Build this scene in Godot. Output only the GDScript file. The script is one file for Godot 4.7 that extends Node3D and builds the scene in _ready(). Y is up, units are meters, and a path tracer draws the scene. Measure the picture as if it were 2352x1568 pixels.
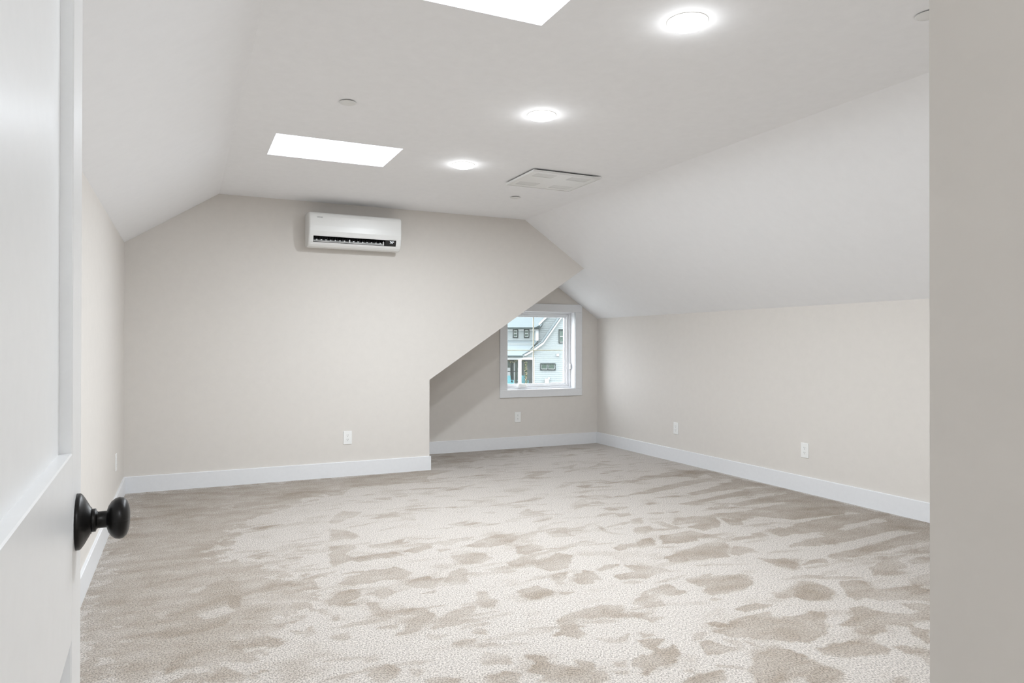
extends Node3D
# An empty attic bedroom seen from its doorway. x runs along the far wall, y up, and depth into the room is -z.
# P(l, y, d) turns (across, up, depth into the room) into a point.

const FLAT := 4294967295
const LEFT := -0.438      # left knee wall
const RIGHT := 4.568      # right knee wall
const FAR := 6.414        # far wall
const DEEP := 7.325       # wall of the alcove, with the window
const CEIL := 2.467
const FLAT_L := 0.262     # flat ceiling begins
const FLAT_R := 3.137     # flat ceiling ends
const KNEE_L := 2.013
const KNEE_R := 1.5135
const ALC_L := 2.125      # side of the alcove
const ALC_Y := 0.859
const PEAK_L := 3.835
const PEAK_Y := 2.002
const NEAR := 0.442       # room face of the wall with the doorway
const NEAR_BACK := 0.322
const HALL_BACK := -1.6
const WIN_L := 3.357
const WIN_R := 4.254
const WIN_B := 0.673
const WIN_T := 1.583

# light and colour levels
const SKY := [Vector4(0.498, 1.961, 0.786, 0.516), Vector4(0.498, 4.424, 0.786, 0.516)]   # skylights: across, depth, width, length
const SKY_POWER := 6.9
const EXPOSURE := 1.31
const LAMP_POWER := 2.85
const HALL_FILL_POWER := 1.75  # strength of the added hallway lamp, out of view
const LENS_GLOW := 6.0
const CARPET_LIGHT := Color(0.722, 0.695, 0.667)
const CARPET_DARK := Color(0.585, 0.54, 0.494)
const SIDE_SHARE := 0.007
const LAMP_TINT := Color(0.945, 0.974, 1.0)

const PILE_MARKS_AND_SHADE := [
	[56, -32, 290, -44, 371, -43, 638, 119, 639, 209, 633, 189, 602, 124, 587, 83, 552, 48, 512, 29, 467, 17, 424, 38, 402, 53, 368, 54, 331, 36, 312, 30, 296, 21, 287, 14, 269],
	[42, 243, 732, 311, 740, 378, 743, 366, 709, 314, 698, 278, 674, 240, 656, 217, 646],  # broad alcove patch: shade behind the far wall, painted into the carpet
	[78, 445, 530, 452, 527, 449, 490, 451, 458, 452, 422, 451, 373, 437, 362, 425, 391, 443, 418, 441, 443, 445, 467, 442, 485, 433, 496],
	[78, 443, 384, 452, 366, 450, 334, 454, 308, 430, 292, 419, 307, 433, 323, 444, 339, 430, 357],
	[80, 400, 532, 417, 536, 445, 530, 442, 515, 418, 505, 405, 517],
	[70, 366, 521, 383, 531, 399, 526, 396, 519, 370, 513],
	[60, 338, 515, 355, 518, 372, 516, 350, 512],
	[70, 382, 489, 404, 495, 434, 498, 448, 503, 447, 489, 425, 488, 398, 481, 383, 478, 340, 466, 319, 467],
	[85, 367, 453, 385, 457, 431, 474, 449, 471, 450, 452, 421, 453, 392, 449, 369, 446],
	[85, 338, 426, 356, 428, 392, 437, 426, 445, 443, 445, 448, 423, 431, 426, 410, 429, 386, 427, 361, 423, 342, 422],
	[85, 373, 409, 393, 413, 423, 418, 447, 418, 447, 396, 424, 396, 400, 401, 375, 401],
	[90, 367, 387, 384, 390, 410, 394, 426, 393, 446, 371, 441, 366, 424, 351, 409, 353, 379, 355, 370, 366, 362, 376],
	[90, 359, 341, 377, 343, 400, 345, 419, 347, 393, 326, 376, 324, 359, 327, 338, 328, 341, 339, 354, 344, 355, 334],
	[90, 327, 340, 334, 340, 332, 332, 324, 331],
	[70, 301, 335, 315, 337, 326, 335, 321, 332, 310, 334],
	[90, 298, 383, 308, 388, 322, 390, 336, 387, 330, 374, 317, 361, 304, 358, 300, 369, 317, 374, 308, 377, 297, 377],
	[90, 270, 360, 283, 359, 296, 362, 298, 352, 288, 348, 284, 342, 271, 342, 261, 345],
	[85, 248, 353, 257, 357, 263, 358, 255, 345, 244, 343],
	[80, 229, 350, 238, 354, 243, 353, 237, 346, 230, 345],
	[90, 246, 322, 261, 327, 278, 332, 296, 332, 292, 323, 279, 309, 268, 310, 259, 312, 258, 322, 255, 312, 244, 314],
	[100, 245, 321, 254, 322, 257, 315, 252, 311, 246, 314],
	[60, 285, 390, 293, 388, 294, 369, 289, 371, 287, 381],
	[60, 266, 382, 279, 382, 275, 374, 266, 366, 260, 373],
	[50, 279, 402, 286, 402, 278, 389, 272, 391],
	[90, 341, 390, 358, 387, 361, 377, 355, 369, 349, 376, 339, 360, 330, 361, 336, 378, 345, 371],
	[70, 297, 357, 300, 350, 302, 339, 297, 344],
	[70, 297, 323, 302, 316, 301, 307, 293, 310, 286, 307, 285, 311],
	[90, 294, 300, 296, 295, 306, 292, 304, 280, 295, 277, 297, 285, 292, 290],
	[90, 319, 284, 324, 283, 322, 278, 316, 279, 306, 280],
	[80, 331, 285, 341, 288, 346, 286, 334, 277, 329, 281],
	[80, 326, 307, 333, 311, 355, 314, 362, 312, 357, 305, 347, 306, 336, 307],
	[85, 365, 321, 369, 313, 382, 316, 368, 305, 363, 311],
	[70, 200, 320, 210, 324, 215, 323, 210, 319, 201, 317],
	[80, 217, 319, 222, 316, 224, 309, 217, 309],
	[85, 204, 308, 215, 309, 225, 309, 232, 308, 234, 301, 227, 302, 215, 298, 202, 302],
	[80, 192, 322, 195, 318, 192, 306, 185, 310],
	[70, 233, 287, 249, 289, 244, 282],
	[60, 315, 437, 320, 437, 324, 435, 315, 432],
	[60, 335, 450, 354, 451, 356, 447, 343, 447],
	[70, 278, 456, 285, 459, 289, 451, 281, 451],
	[70, 276, 437, 285, 439, 286, 430, 279, 431],
	[70, 298, 412, 305, 412, 309, 407, 300, 408],
	[50, 295, 478, 301, 474, 305, 465, 298, 470],
	[70, 346, 404, 358, 408, 368, 408, 363, 402, 350, 401],
	[60, 314, 408, 322, 407, 316, 404],
	[50, 249, 402, 247, 388, 247, 379, 253, 372, 246, 375, 245, 389],
	[60, 307, 514, 312, 510, 304, 509],
	[40, 276, 420, 286, 418, 284, 413, 276, 411],
	[85, 360, 342, 389, 348, 419, 349, 452, 345, 453, 337, 422, 332, 389, 330, 369, 326, 355, 329, 356, 338],
	[85, 327, 309, 336, 312, 353, 313, 371, 316, 385, 318, 417, 324, 434, 324, 458, 312, 440, 299, 421, 308, 389, 304, 367, 302, 352, 302, 336, 305],
	[85, 332, 286, 345, 287, 356, 288, 380, 290, 402, 295, 437, 297, 413, 281, 391, 282, 367, 280, 344, 278, 331, 282],
	[70, 334, 261, 350, 265, 362, 266, 358, 259, 352, 253, 341, 253, 326, 252],
	[60, 363, 259, 373, 262, 384, 261, 376, 255, 363, 255],
	[100, 271, 255, 283, 255, 289, 252, 286, 243, 273, 238, 266, 240, 265, 247],
	[60, 258, 254, 269, 252, 261, 247, 254, 249],
	[80, 301, 252, 313, 249, 310, 242, 296, 232, 286, 230, 287, 235, 295, 244],
	[65, 303, 238, 315, 234, 329, 232, 331, 225, 317, 215, 307, 222, 295, 226, 294, 232],
	[55, 336, 239, 354, 241, 338, 230, 327, 231],
	[90, 274, 224, 283, 225, 282, 218, 286, 212, 293, 209, 304, 207, 296, 201, 285, 203, 280, 198, 277, 204, 272, 205, 266, 200, 259, 201, 262, 208, 255, 213, 263, 215, 271, 218],
	[70, 301, 218, 308, 216, 311, 211, 303, 206, 300, 212],
	[70, 280, 198, 283, 193, 272, 185, 275, 194],
	[85, 222, 227, 235, 230, 243, 227, 252, 228, 260, 226, 251, 219, 247, 214, 237, 208, 228, 206, 220, 213, 217, 218, 216, 221],
	[85, 226, 200, 234, 200, 244, 199, 252, 193, 252, 188, 247, 186, 234, 190, 229, 190, 225, 195],
	[90, 255, 189, 260, 188, 260, 182, 263, 180, 256, 182],
	[95, 202, 207, 213, 206, 216, 200, 215, 194, 205, 192, 195, 188, 188, 187, 184, 189],
	[80, 203, 184, 212, 186, 218, 184, 217, 180, 210, 180, 204, 180, 201, 181],
	[60, 234, 170, 235, 168, 230, 168, 229, 169],
	[50, 257, 177, 261, 178, 253, 172],
	[80, 233, 287, 248, 289, 240, 278, 232, 276],
	[95, 229, 269, 236, 274, 249, 279, 260, 280, 262, 273, 257, 267, 244, 264, 230, 264],
	[80, 208, 283, 219, 285, 217, 277, 221, 273, 214, 272, 209, 274],
	[80, 189, 271, 203, 281, 201, 276, 197, 271, 202, 267, 200, 264, 192, 264],
	[70, 164, 274, 174, 275, 182, 271, 178, 266, 170, 267, 164, 264, 158, 266],
	[70, 180, 264, 186, 260, 184, 255, 191, 251, 184, 250, 181, 256],
	[90, 225, 260, 228, 260, 229, 258, 226, 258],
	[100, 204, 238, 208, 238, 210, 234, 206, 233],
	[80, 228, 246, 241, 247, 246, 243, 238, 241, 228, 243],
	[85, 200, 231, 209, 231, 216, 236, 226, 237, 237, 237, 234, 230, 230, 227, 240, 230, 247, 226, 255, 229, 260, 226, 252, 219, 248, 215, 240, 209, 228, 208, 220, 211, 210, 220, 203, 224],
	[80, 190, 224, 193, 224, 195, 218, 198, 213, 192, 213, 184, 214],
	[60, 191, 232, 196, 231, 192, 227, 187, 227],
	[60, 200, 223, 204, 219, 199, 212, 199, 217],
	[70, 206, 217, 209, 214, 208, 209, 206, 212],
	[95, 198, 204, 210, 207, 216, 204, 217, 197, 211, 195, 205, 194, 197, 189, 190, 186, 187, 188, 189, 198, 194, 200],
	[85, 155, 223, 160, 224, 163, 222, 167, 226, 166, 231, 167, 236, 177, 233, 170, 229, 169, 225, 177, 226, 174, 219, 168, 214, 161, 214, 152, 211, 154, 216, 152, 219],
	[60, 154, 245, 159, 243, 158, 240, 166, 243, 161, 238, 155, 239],
	[85, 132, 221, 140, 219, 138, 213, 134, 212, 128, 215],
	[60, 147, 224, 151, 223, 149, 220, 146, 221],
	[60, 142, 218, 148, 216, 146, 214, 143, 216],
	[80, 162, 201, 170, 202, 179, 201, 176, 196, 170, 195, 161, 200],
	[60, 180, 205, 185, 203, 188, 199, 183, 202],
	[50, 167, 207, 169, 206, 168, 204, 167, 206],
	[60, 171, 242, 176, 238, 171, 238],
	[70, 117, 629, 161, 637, 213, 638, 232, 629, 198, 608, 194, 587, 158, 588, 129, 591, 108, 581],
	[60, 107, 573, 119, 576, 114, 565, 105, 564],
	[50, 132, 539, 147, 538, 144, 529],
	[50, 157, 524, 164, 523, 162, 517, 157, 519],
	[50, 103, 508, 114, 500, 109, 491, 100, 485, 93, 475, 89, 477, 91, 489],
	[50, 86, 460, 93, 457, 97, 446, 96, 433, 88, 436, 81, 434],
	[70, 99, 415, 109, 416, 122, 420, 118, 411, 107, 408, 100, 410],
	[75, 116, 395, 125, 400, 134, 403, 132, 395, 121, 390],
	[75, 153, 390, 162, 396, 178, 405, 189, 403, 189, 394, 179, 386, 165, 382, 155, 386],
	[50, 192, 399, 207, 402, 199, 392, 188, 389],
	[75, 179, 375, 189, 378, 193, 371, 188, 364, 178, 361, 173, 364],
	[60, 189, 365, 204, 364, 212, 363, 201, 361],
	[70, 136, 374, 149, 377, 156, 369, 157, 362, 147, 356, 141, 358, 137, 367],
	[70, 161, 351, 171, 355, 181, 355, 175, 345, 165, 343, 160, 345],
	[60, 148, 343, 156, 345, 159, 337, 154, 334, 148, 338],
	[80, 172, 338, 181, 346, 196, 355, 199, 347, 193, 336, 185, 330, 175, 328],
	[65, 79, 422, 92, 421, 91, 414, 82, 404, 87, 392, 72, 384],
	[65, 83, 394, 99, 396, 109, 396, 113, 387, 102, 388, 88, 387],
	[70, 75, 363, 92, 367, 104, 369, 108, 357, 101, 349, 74, 361],
	[65, 122, 339, 127, 348, 135, 353, 137, 348, 131, 335],
	[60, 175, 324, 182, 323, 176, 314, 171, 316],
	[75, 185, 318, 194, 317, 189, 308, 182, 311],
	[35, 138, 481, 146, 477, 143, 462, 136, 468],
	[40, 159, 441, 175, 445, 166, 435],
	[50, 140, 407, 147, 403, 145, 396, 140, 399],
	[60, 134, 391, 142, 388, 135, 385],
	[50, 210, 396, 230, 399, 238, 398, 233, 391, 220, 392, 222, 382, 208, 386],
	[40, 262, 457, 279, 470, 277, 454, 258, 444],
	[70, 282, 478, 287, 480, 289, 476, 284, 472],
	[60, 301, 514, 309, 516, 313, 513, 305, 507],
	[50, 269, 561, 292, 576, 309, 581, 291, 568],
	[40, 215, 449, 227, 458, 230, 442, 218, 442],
	[75, 71, 355, 77, 362, 91, 363, 102, 357, 96, 351, 84, 351, 75, 350],
	[80, 62, 333, 67, 341, 74, 345, 77, 338, 75, 333, 67, 328, 61, 327],
	[70, 77, 334, 84, 337, 91, 339, 92, 332, 85, 325, 83, 331],
	[60, 77, 324, 81, 322, 79, 305, 77, 307],
	[75, 100, 340, 108, 347, 113, 348, 114, 342, 120, 341, 115, 335, 112, 329, 105, 334],
	[70, 104, 324, 111, 326, 108, 323],
	[65, 120, 334, 124, 343, 134, 343, 130, 331, 123, 331],
	[80, 86, 291, 93, 299, 87, 303, 93, 307, 100, 307, 100, 297, 98, 293, 88, 283, 80, 282, 84, 287],
	[65, 95, 283, 104, 294, 112, 299, 121, 299, 118, 293, 108, 289, 105, 284, 99, 282],
	[65, 129, 316, 133, 314, 129, 306, 133, 301, 127, 293, 123, 298],
	[75, 147, 307, 159, 311, 162, 304, 160, 298, 153, 298, 149, 303],
	[75, 109, 272, 112, 275, 115, 273, 113, 268],
	[65, 97, 265, 103, 267, 107, 265, 105, 262, 100, 263],
	[50, 91, 278, 97, 274, 94, 271, 91, 274],
	[70, 103, 248, 107, 252, 112, 246, 112, 240, 109, 240, 105, 243, 102, 243],
	[80, 147, 268, 157, 273, 168, 274, 162, 264, 155, 267, 152, 263, 150, 259, 150, 250, 145, 249, 143, 254, 138, 255, 146, 260],
	[75, 121, 243, 125, 240, 124, 232, 127, 230, 125, 225, 121, 223, 115, 231, 121, 235],
	[75, 135, 232, 139, 227, 136, 221, 133, 224],
	[75, 123, 225, 135, 220, 131, 214, 114, 222],
	[80, 61, 253, 69, 258, 71, 253, 69, 247, 64, 245, 62, 248],
	[70, 100, 232, 106, 234, 110, 229, 107, 225, 99, 229],
	[60, 80, 240, 86, 239, 90, 236, 87, 234, 78, 239],
	[55, 63, 267, 67, 267, 67, 263, 63, 263],
	[50, 75, 250, 80, 249, 77, 244, 75, 247],
	[60, 173, 317, 179, 318, 172, 308, 169, 309],
	[70, 180, 310, 187, 318, 193, 315, 186, 303, 181, 304],
	[45, 55, 292, 61, 294, 61, 288, 56, 288],
	[60, 59, 315, 62, 315, 60, 309, 58, 309],
	[60, 165, 297, 171, 296, 165, 294],
	[50, 75, 293, 83, 293, 80, 290],
	[80, -19, 375, -12, 377, -11, 371, -16, 361],
	[95, -1, 349, 4, 364, 12, 365, 23, 359, 23, 345, 19, 341, 18, 355, 10, 352, 5, 347, 6, 338, 18, 331, 15, 323, 6, 320, 0, 330, -2, 341],
	[80, 11, 379, 20, 390, 24, 375, 16, 370],
	[80, 30, 359, 32, 368, 43, 370, 36, 361],
	[80, 25, 336, 28, 344, 34, 338, 34, 326, 28, 324, 24, 328],
	[95, -5, 292, 0, 299, 2, 294, -3, 287, -6, 284],
	[80, -15, 401, -8, 409, -5, 403, -12, 391, -17, 389],
	[80, 9, 274, 14, 282, 19, 272, 18, 267, 9, 271],
	[60, 45, 302, 49, 306, 49, 298, 45, 296],
	[70, 61, 333, 67, 337, 65, 325],
	[75, -14, 323, -7, 332, 2, 323, -6, 317],
	[20, 2, 373, 6, 378, 10, 380, 6, 370],
	[20, 6, 341, 16, 345, 20, 339, 13, 335, 9, 335],
	[20, 17, 365, 22, 367, 23, 362],
	[35, -12, 348, -7, 351, -8, 343],
	[5, 46, 430, 51, 435, 60, 431, 55, 421, 47, 411],
	[10, 37, 466, 40, 475, 53, 478, 50, 462, 42, 455],
	[10, 37, 501, 47, 517, 65, 526, 110, 553, 104, 523, 74, 508, 50, 495, 39, 494],
	[25, 24, 556, 33, 564, 32, 549],
	[10, 61, 466, 66, 475, 76, 477, 76, 459, 69, 459],
	[80, 39, 591, 46, 606, 53, 605, 45, 584],
	[70, -10, 474, -7, 486, -4, 474, -6, 462],
	[70, -15, 440, -9, 446, 9, 443, -10, 437],
	[80, 2, 538, 8, 542, 3, 532],
	[70, 72, 580, 91, 594, 120, 606, 114, 574, 83, 570],
	[60, 272, 565, 306, 591, 317, 586, 289, 568],
	[50, 331, 599, 353, 606, 340, 592],
	[60, 357, 587, 380, 604, 389, 586, 375, 592],
	[70, 372, 524, 400, 529, 425, 536, 410, 518, 378, 515],
	[60, 324, 515, 352, 519, 362, 517, 336, 513],
	[70, 301, 513, 309, 516, 314, 513, 304, 507],
	[70, 279, 479, 287, 482, 288, 474],
	[70, 279, 455, 286, 458, 288, 451],
]

var M := {}
var used := {}
var rng := RandomNumberGenerator.new()


func P(l: float, y: float, d: float) -> Vector3:
	return Vector3(l, y, -d)


# ---------------------------------------------------------------- helpers
func begin(smooth := false) -> SurfaceTool:
	var st := SurfaceTool.new()
	st.begin(Mesh.PRIMITIVE_TRIANGLES)
	st.set_smooth_group(0 if smooth else FLAT)
	return st


func tri(st: SurfaceTool, a: Vector3, b: Vector3, c: Vector3, away: Vector3) -> void:
	# away: a direction the face looks towards
	if (b - a).cross(c - a).dot(away) > 0.0:
		st.add_vertex(a); st.add_vertex(c); st.add_vertex(b)
	else:
		st.add_vertex(a); st.add_vertex(b); st.add_vertex(c)


func quad(st: SurfaceTool, a: Vector3, b: Vector3, c: Vector3, d: Vector3, away: Vector3) -> void:
	tri(st, a, b, c, away)
	tri(st, a, c, d, away)


func add_box(st: SurfaceTool, p: Vector3, q: Vector3, r := 0.0) -> void:
	var lo := Vector3(minf(p.x, q.x), minf(p.y, q.y), minf(p.z, q.z))
	var hi := Vector3(maxf(p.x, q.x), maxf(p.y, q.y), maxf(p.z, q.z))
	var mid := (lo + hi) / 2.0
	var half := (hi - lo) / 2.0
	r = minf(r, minf(half.x, minf(half.y, half.z)) * 0.9)
	for axis in 3:
		var u := (axis + 1) % 3
		var v := (axis + 2) % 3
		for s in [-1.0, 1.0]:
			var corners := []
			for k in [[-1, -1], [1, -1], [1, 1], [-1, 1]]:
				var c := Vector3.ZERO
				c[axis] = s * half[axis]
				c[u] = k[0] * (half[u] - r)
				c[v] = k[1] * (half[v] - r)
				corners.append(mid + c)
			var n := Vector3.ZERO
			n[axis] = s
			quad(st, corners[0], corners[1], corners[2], corners[3], n)
	if r <= 0.0:
		return
	for axis in 3:
		var u := (axis + 1) % 3
		var v := (axis + 2) % 3
		for su in [-1.0, 1.0]:
			for sv in [-1.0, 1.0]:
				var pts := []
				for k in [[-1, 0], [1, 0], [1, 1], [-1, 1]]:
					var c := Vector3.ZERO
					c[axis] = k[0] * (half[axis] - r)
					c[u] = su * (half[u] - (r if k[1] == 0 else 0.0))
					c[v] = sv * (half[v] - (0.0 if k[1] == 0 else r))
					pts.append(mid + c)
				var n := Vector3.ZERO
				n[u] = su
				n[v] = sv
				quad(st, pts[0], pts[1], pts[2], pts[3], n)
	for sx in [-1.0, 1.0]:
		for sy in [-1.0, 1.0]:
			for sz in [-1.0, 1.0]:
				var s := Vector3(sx, sy, sz)
				var a := mid + s * (half - Vector3(0, r, r))
				var b := mid + s * (half - Vector3(r, 0, r))
				var c := mid + s * (half - Vector3(r, r, 0))
				tri(st, a, b, c, s)


# a flat outline in the (l, y) plane, made thick from depth d0 to d1
func add_prism(st: SurfaceTool, pts: PackedVector2Array, d0: float, d1: float) -> void:
	var t := Geometry2D.triangulate_polygon(pts)
	for i in range(0, t.size(), 3):
		for d in [d0, d1]:
			tri(st, P(pts[t[i]].x, pts[t[i]].y, d), P(pts[t[i + 1]].x, pts[t[i + 1]].y, d), P(pts[t[i + 2]].x, pts[t[i + 2]].y, d), Vector3(0, 0, 1.0 if d == minf(d0, d1) else -1.0))
	var turn := 1.0 if Geometry2D.is_polygon_clockwise(pts) else -1.0
	for i in pts.size():
		var a := pts[i]
		var b := pts[(i + 1) % pts.size()]
		var n := Vector3(-(b.y - a.y), b.x - a.x, 0) * turn
		quad(st, P(a.x, a.y, d0), P(b.x, b.y, d0), P(b.x, b.y, d1), P(a.x, a.y, d1), n)


# an outline in the (w, y) plane, w away from a wall, swept along x through rings [x, scale]
func add_loft(st: SurfaceTool, pts: PackedVector2Array, rings: Array, mid: Vector2) -> void:
	var turn := 1.0 if Geometry2D.is_polygon_clockwise(pts) else -1.0
	var at := func(i: int, ring: Array) -> Vector3:
		var q: Vector2 = mid + (pts[i % pts.size()] - mid) * float(ring[1])
		return Vector3(ring[0], q.y, q.x)
	for k in rings.size() - 1:
		for i in pts.size():
			var e := pts[(i + 1) % pts.size()] - pts[i]
			quad(st, at.call(i, rings[k]), at.call(i + 1, rings[k]), at.call(i + 1, rings[k + 1]), at.call(i, rings[k + 1]), Vector3(0, e.x, -e.y) * turn)
	var t := Geometry2D.triangulate_polygon(pts)
	for i in range(0, t.size(), 3):
		for e in [0, rings.size() - 1]:
			tri(st, at.call(t[i], rings[e]), at.call(t[i + 1], rings[e]), at.call(t[i + 2], rings[e]), Vector3(-1.0 if e == 0 else 1.0, 0, 0))


# profile [radius, height] turned about the y axis
func add_lathe(st: SurfaceTool, profile: Array, sides := 40, at := Vector3.ZERO) -> void:
	for k in profile.size() - 1:
		var p: Array = profile[k]
		var q: Array = profile[k + 1]
		for i in sides:
			var a := TAU * i / sides
			var b := TAU * (i + 1) / sides
			var away := Vector3(cos((a + b) / 2) * (q[1] - p[1]), -(q[0] - p[0]), sin((a + b) / 2) * (q[1] - p[1]))
			var v0 := at + Vector3(cos(a) * p[0], p[1], sin(a) * p[0])
			var v1 := at + Vector3(cos(b) * p[0], p[1], sin(b) * p[0])
			var v2 := at + Vector3(cos(b) * q[0], q[1], sin(b) * q[0])
			var v3 := at + Vector3(cos(a) * q[0], q[1], sin(a) * q[0])
			if p[0] > 0.0:
				tri(st, v0, v1, v2, away)
			if q[0] > 0.0:
				tri(st, v0, v2, v3, away)


func obj(called: String, st: SurfaceTool, m: Material, parent: Node = self) -> MeshInstance3D:
	st.generate_normals()
	var o := MeshInstance3D.new()
	o.mesh = st.commit()
	o.material_override = null
	o.mesh.surface_set_material(0, m)
	o.name = numbered(called) if parent == self else called
	parent.add_child(o, true)
	return o


func numbered(called: String) -> String:
	var n: int = used.get(called, 0)
	used[called] = n + 1
	return called if n == 0 else "%s_%03d" % [called, n]


func thing(called: String, label: String, category: String, at := Vector3.ZERO, group := "", kind := "") -> Node3D:
	var o := Node3D.new()
	o.name = numbered(called)
	add_child(o)
	o.position = at
	tag(o, label, category, group, kind)
	return o


func tag(o: Node, label: String, category: String, group := "", kind := "") -> void:
	o.set_meta("label", label)
	o.set_meta("category", category)
	if group:
		o.set_meta("group", group)
	if kind:
		o.set_meta("kind", kind)


func box_part(called: String, p: Vector3, q: Vector3, m: Material, parent: Node, r := 0.002) -> MeshInstance3D:
	var st := begin()
	add_box(st, p, q, r)
	return obj(called, st, m, parent)


# ---------------------------------------------------------------- materials
func mat(called: String, c: Color, rough := 0.6, metal := 0.0, spec := 0.5) -> StandardMaterial3D:
	var m := StandardMaterial3D.new()
	m.resource_name = called
	m.albedo_color = c
	m.roughness = rough
	m.metallic = metal
	m.metallic_specular = spec
	M[called] = m
	return m


func noise_tex(freq: float, a: Color, b: Color, size := 512, octaves := 4, sd := 1) -> NoiseTexture2D:
	var n := FastNoiseLite.new()
	n.seed = sd
	n.frequency = freq
	n.fractal_octaves = octaves
	var t := NoiseTexture2D.new()
	t.width = size
	t.height = size
	t.seamless = true
	t.noise = n
	var g := Gradient.new()
	g.set_color(0, a)
	g.set_color(1, b)
	t.color_ramp = g
	return t


func mottled(m: StandardMaterial3D, freq: float, scale: float, sd := 3, low := 0.988) -> void:
	m.albedo_texture = noise_tex(freq, Color(low, low, low), Color.WHITE, 512, 4, sd)
	m.uv1_triplanar = true
	m.uv1_world_triplanar = true
	m.uv1_scale = Vector3.ONE * scale


func make_materials() -> void:
	mottled(mat("wall_paint", Color8(223, 218, 212), 0.75, 0.0, 0.35), 0.03, 0.7)
	mottled(mat("ceiling_paint", Color8(248, 248, 249), 0.85, 0.0, 0.3), 0.03, 0.7, 5)
	mottled(mat("trim_paint", Color8(233, 234, 236), 0.38), 0.03, 1.5, 7)
	mottled(mat("door_paint", Color8(238, 238, 238), 0.28), 0.03, 1.5, 9)
	mottled(mat("knob_bronze", Color8(30, 28, 27), 0.36, 0.55), 0.05, 8.0, 11, 0.8)
	mat("plastic", Color8(240, 240, 238), 0.3)
	mat("unit_plastic", Color8(238, 238, 236), 0.3)
	mat("dark_plastic", Color8(16, 16, 16), 0.4)
	mat("display_glass", Color8(34, 34, 35), 0.15)
	mat("vinyl", Color8(240, 241, 243), 0.35)
	mat("grille_bar", Color8(196, 190, 170), 0.4)
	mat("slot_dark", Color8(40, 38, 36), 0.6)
	mat("logo_grey", Color8(120, 120, 122), 0.4)
	mat("metal_plate", Color8(232, 232, 230), 0.5)
	var glass := mat("window_glass", Color(0.93, 1.0, 0.97, 0.04), 0.02)
	glass.transparency = BaseMaterial3D.TRANSPARENCY_ALPHA
	var lens := mat("lamp_lens", Color8(250, 250, 250), 0.4)
	lens.emission_enabled = true
	lens.emission = Color(1.0, 1.0, 1.0)
	lens.emission_energy_multiplier = LENS_GLOW
	var digits := mat("lit_digits", Color8(230, 235, 240), 0.4)
	digits.emission_enabled = true
	digits.emission = Color(0.95, 0.98, 1.0)
	digits.emission_energy_multiplier = 1.2
	# outdoors
	for a in [["siding_paint", Color8(104, 111, 110), Color8(111, 117, 116), 0.7], ["shingle_pale", Color8(74, 83, 84), Color8(100, 108, 109), 0.95], ["shingle_dark", Color8(50, 58, 59), Color8(74, 83, 84), 0.95], ["bounce_ground", Color8(132, 132, 129), Color8(158, 157, 153), 0.9], ["garland_green", Color8(52, 72, 42), Color8(104, 112, 76), 0.9], ["decking", Color8(120, 116, 108), Color8(150, 144, 134), 0.8]]:
		var m := mat(a[0], Color.WHITE, a[3])
		m.albedo_texture = noise_tex(0.05, a[1], a[2], 512, 5, 31)
		m.uv1_triplanar = true
		m.uv1_world_triplanar = true
		m.uv1_scale = Vector3.ONE * 0.6
	mat("house_white", Color8(168, 171, 170), 0.7)
	mat("house_frame", Color8(26, 33, 31), 0.75, 0.0, 0.2)
	mat("house_fascia", Color8(44, 52, 52), 0.8, 0.0, 0.2)
	mat("house_pane", Color8(46, 60, 51), 0.15, 0.0, 0.3)
	mat("teal_paint", Color8(84, 150, 158), 0.6)
	mat("bulb_colour", Color8(170, 146, 112), 0.4)  # warm pale colour stands for the glow of tiny garland bulbs
	M["carpet"] = carpet_material()


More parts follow.
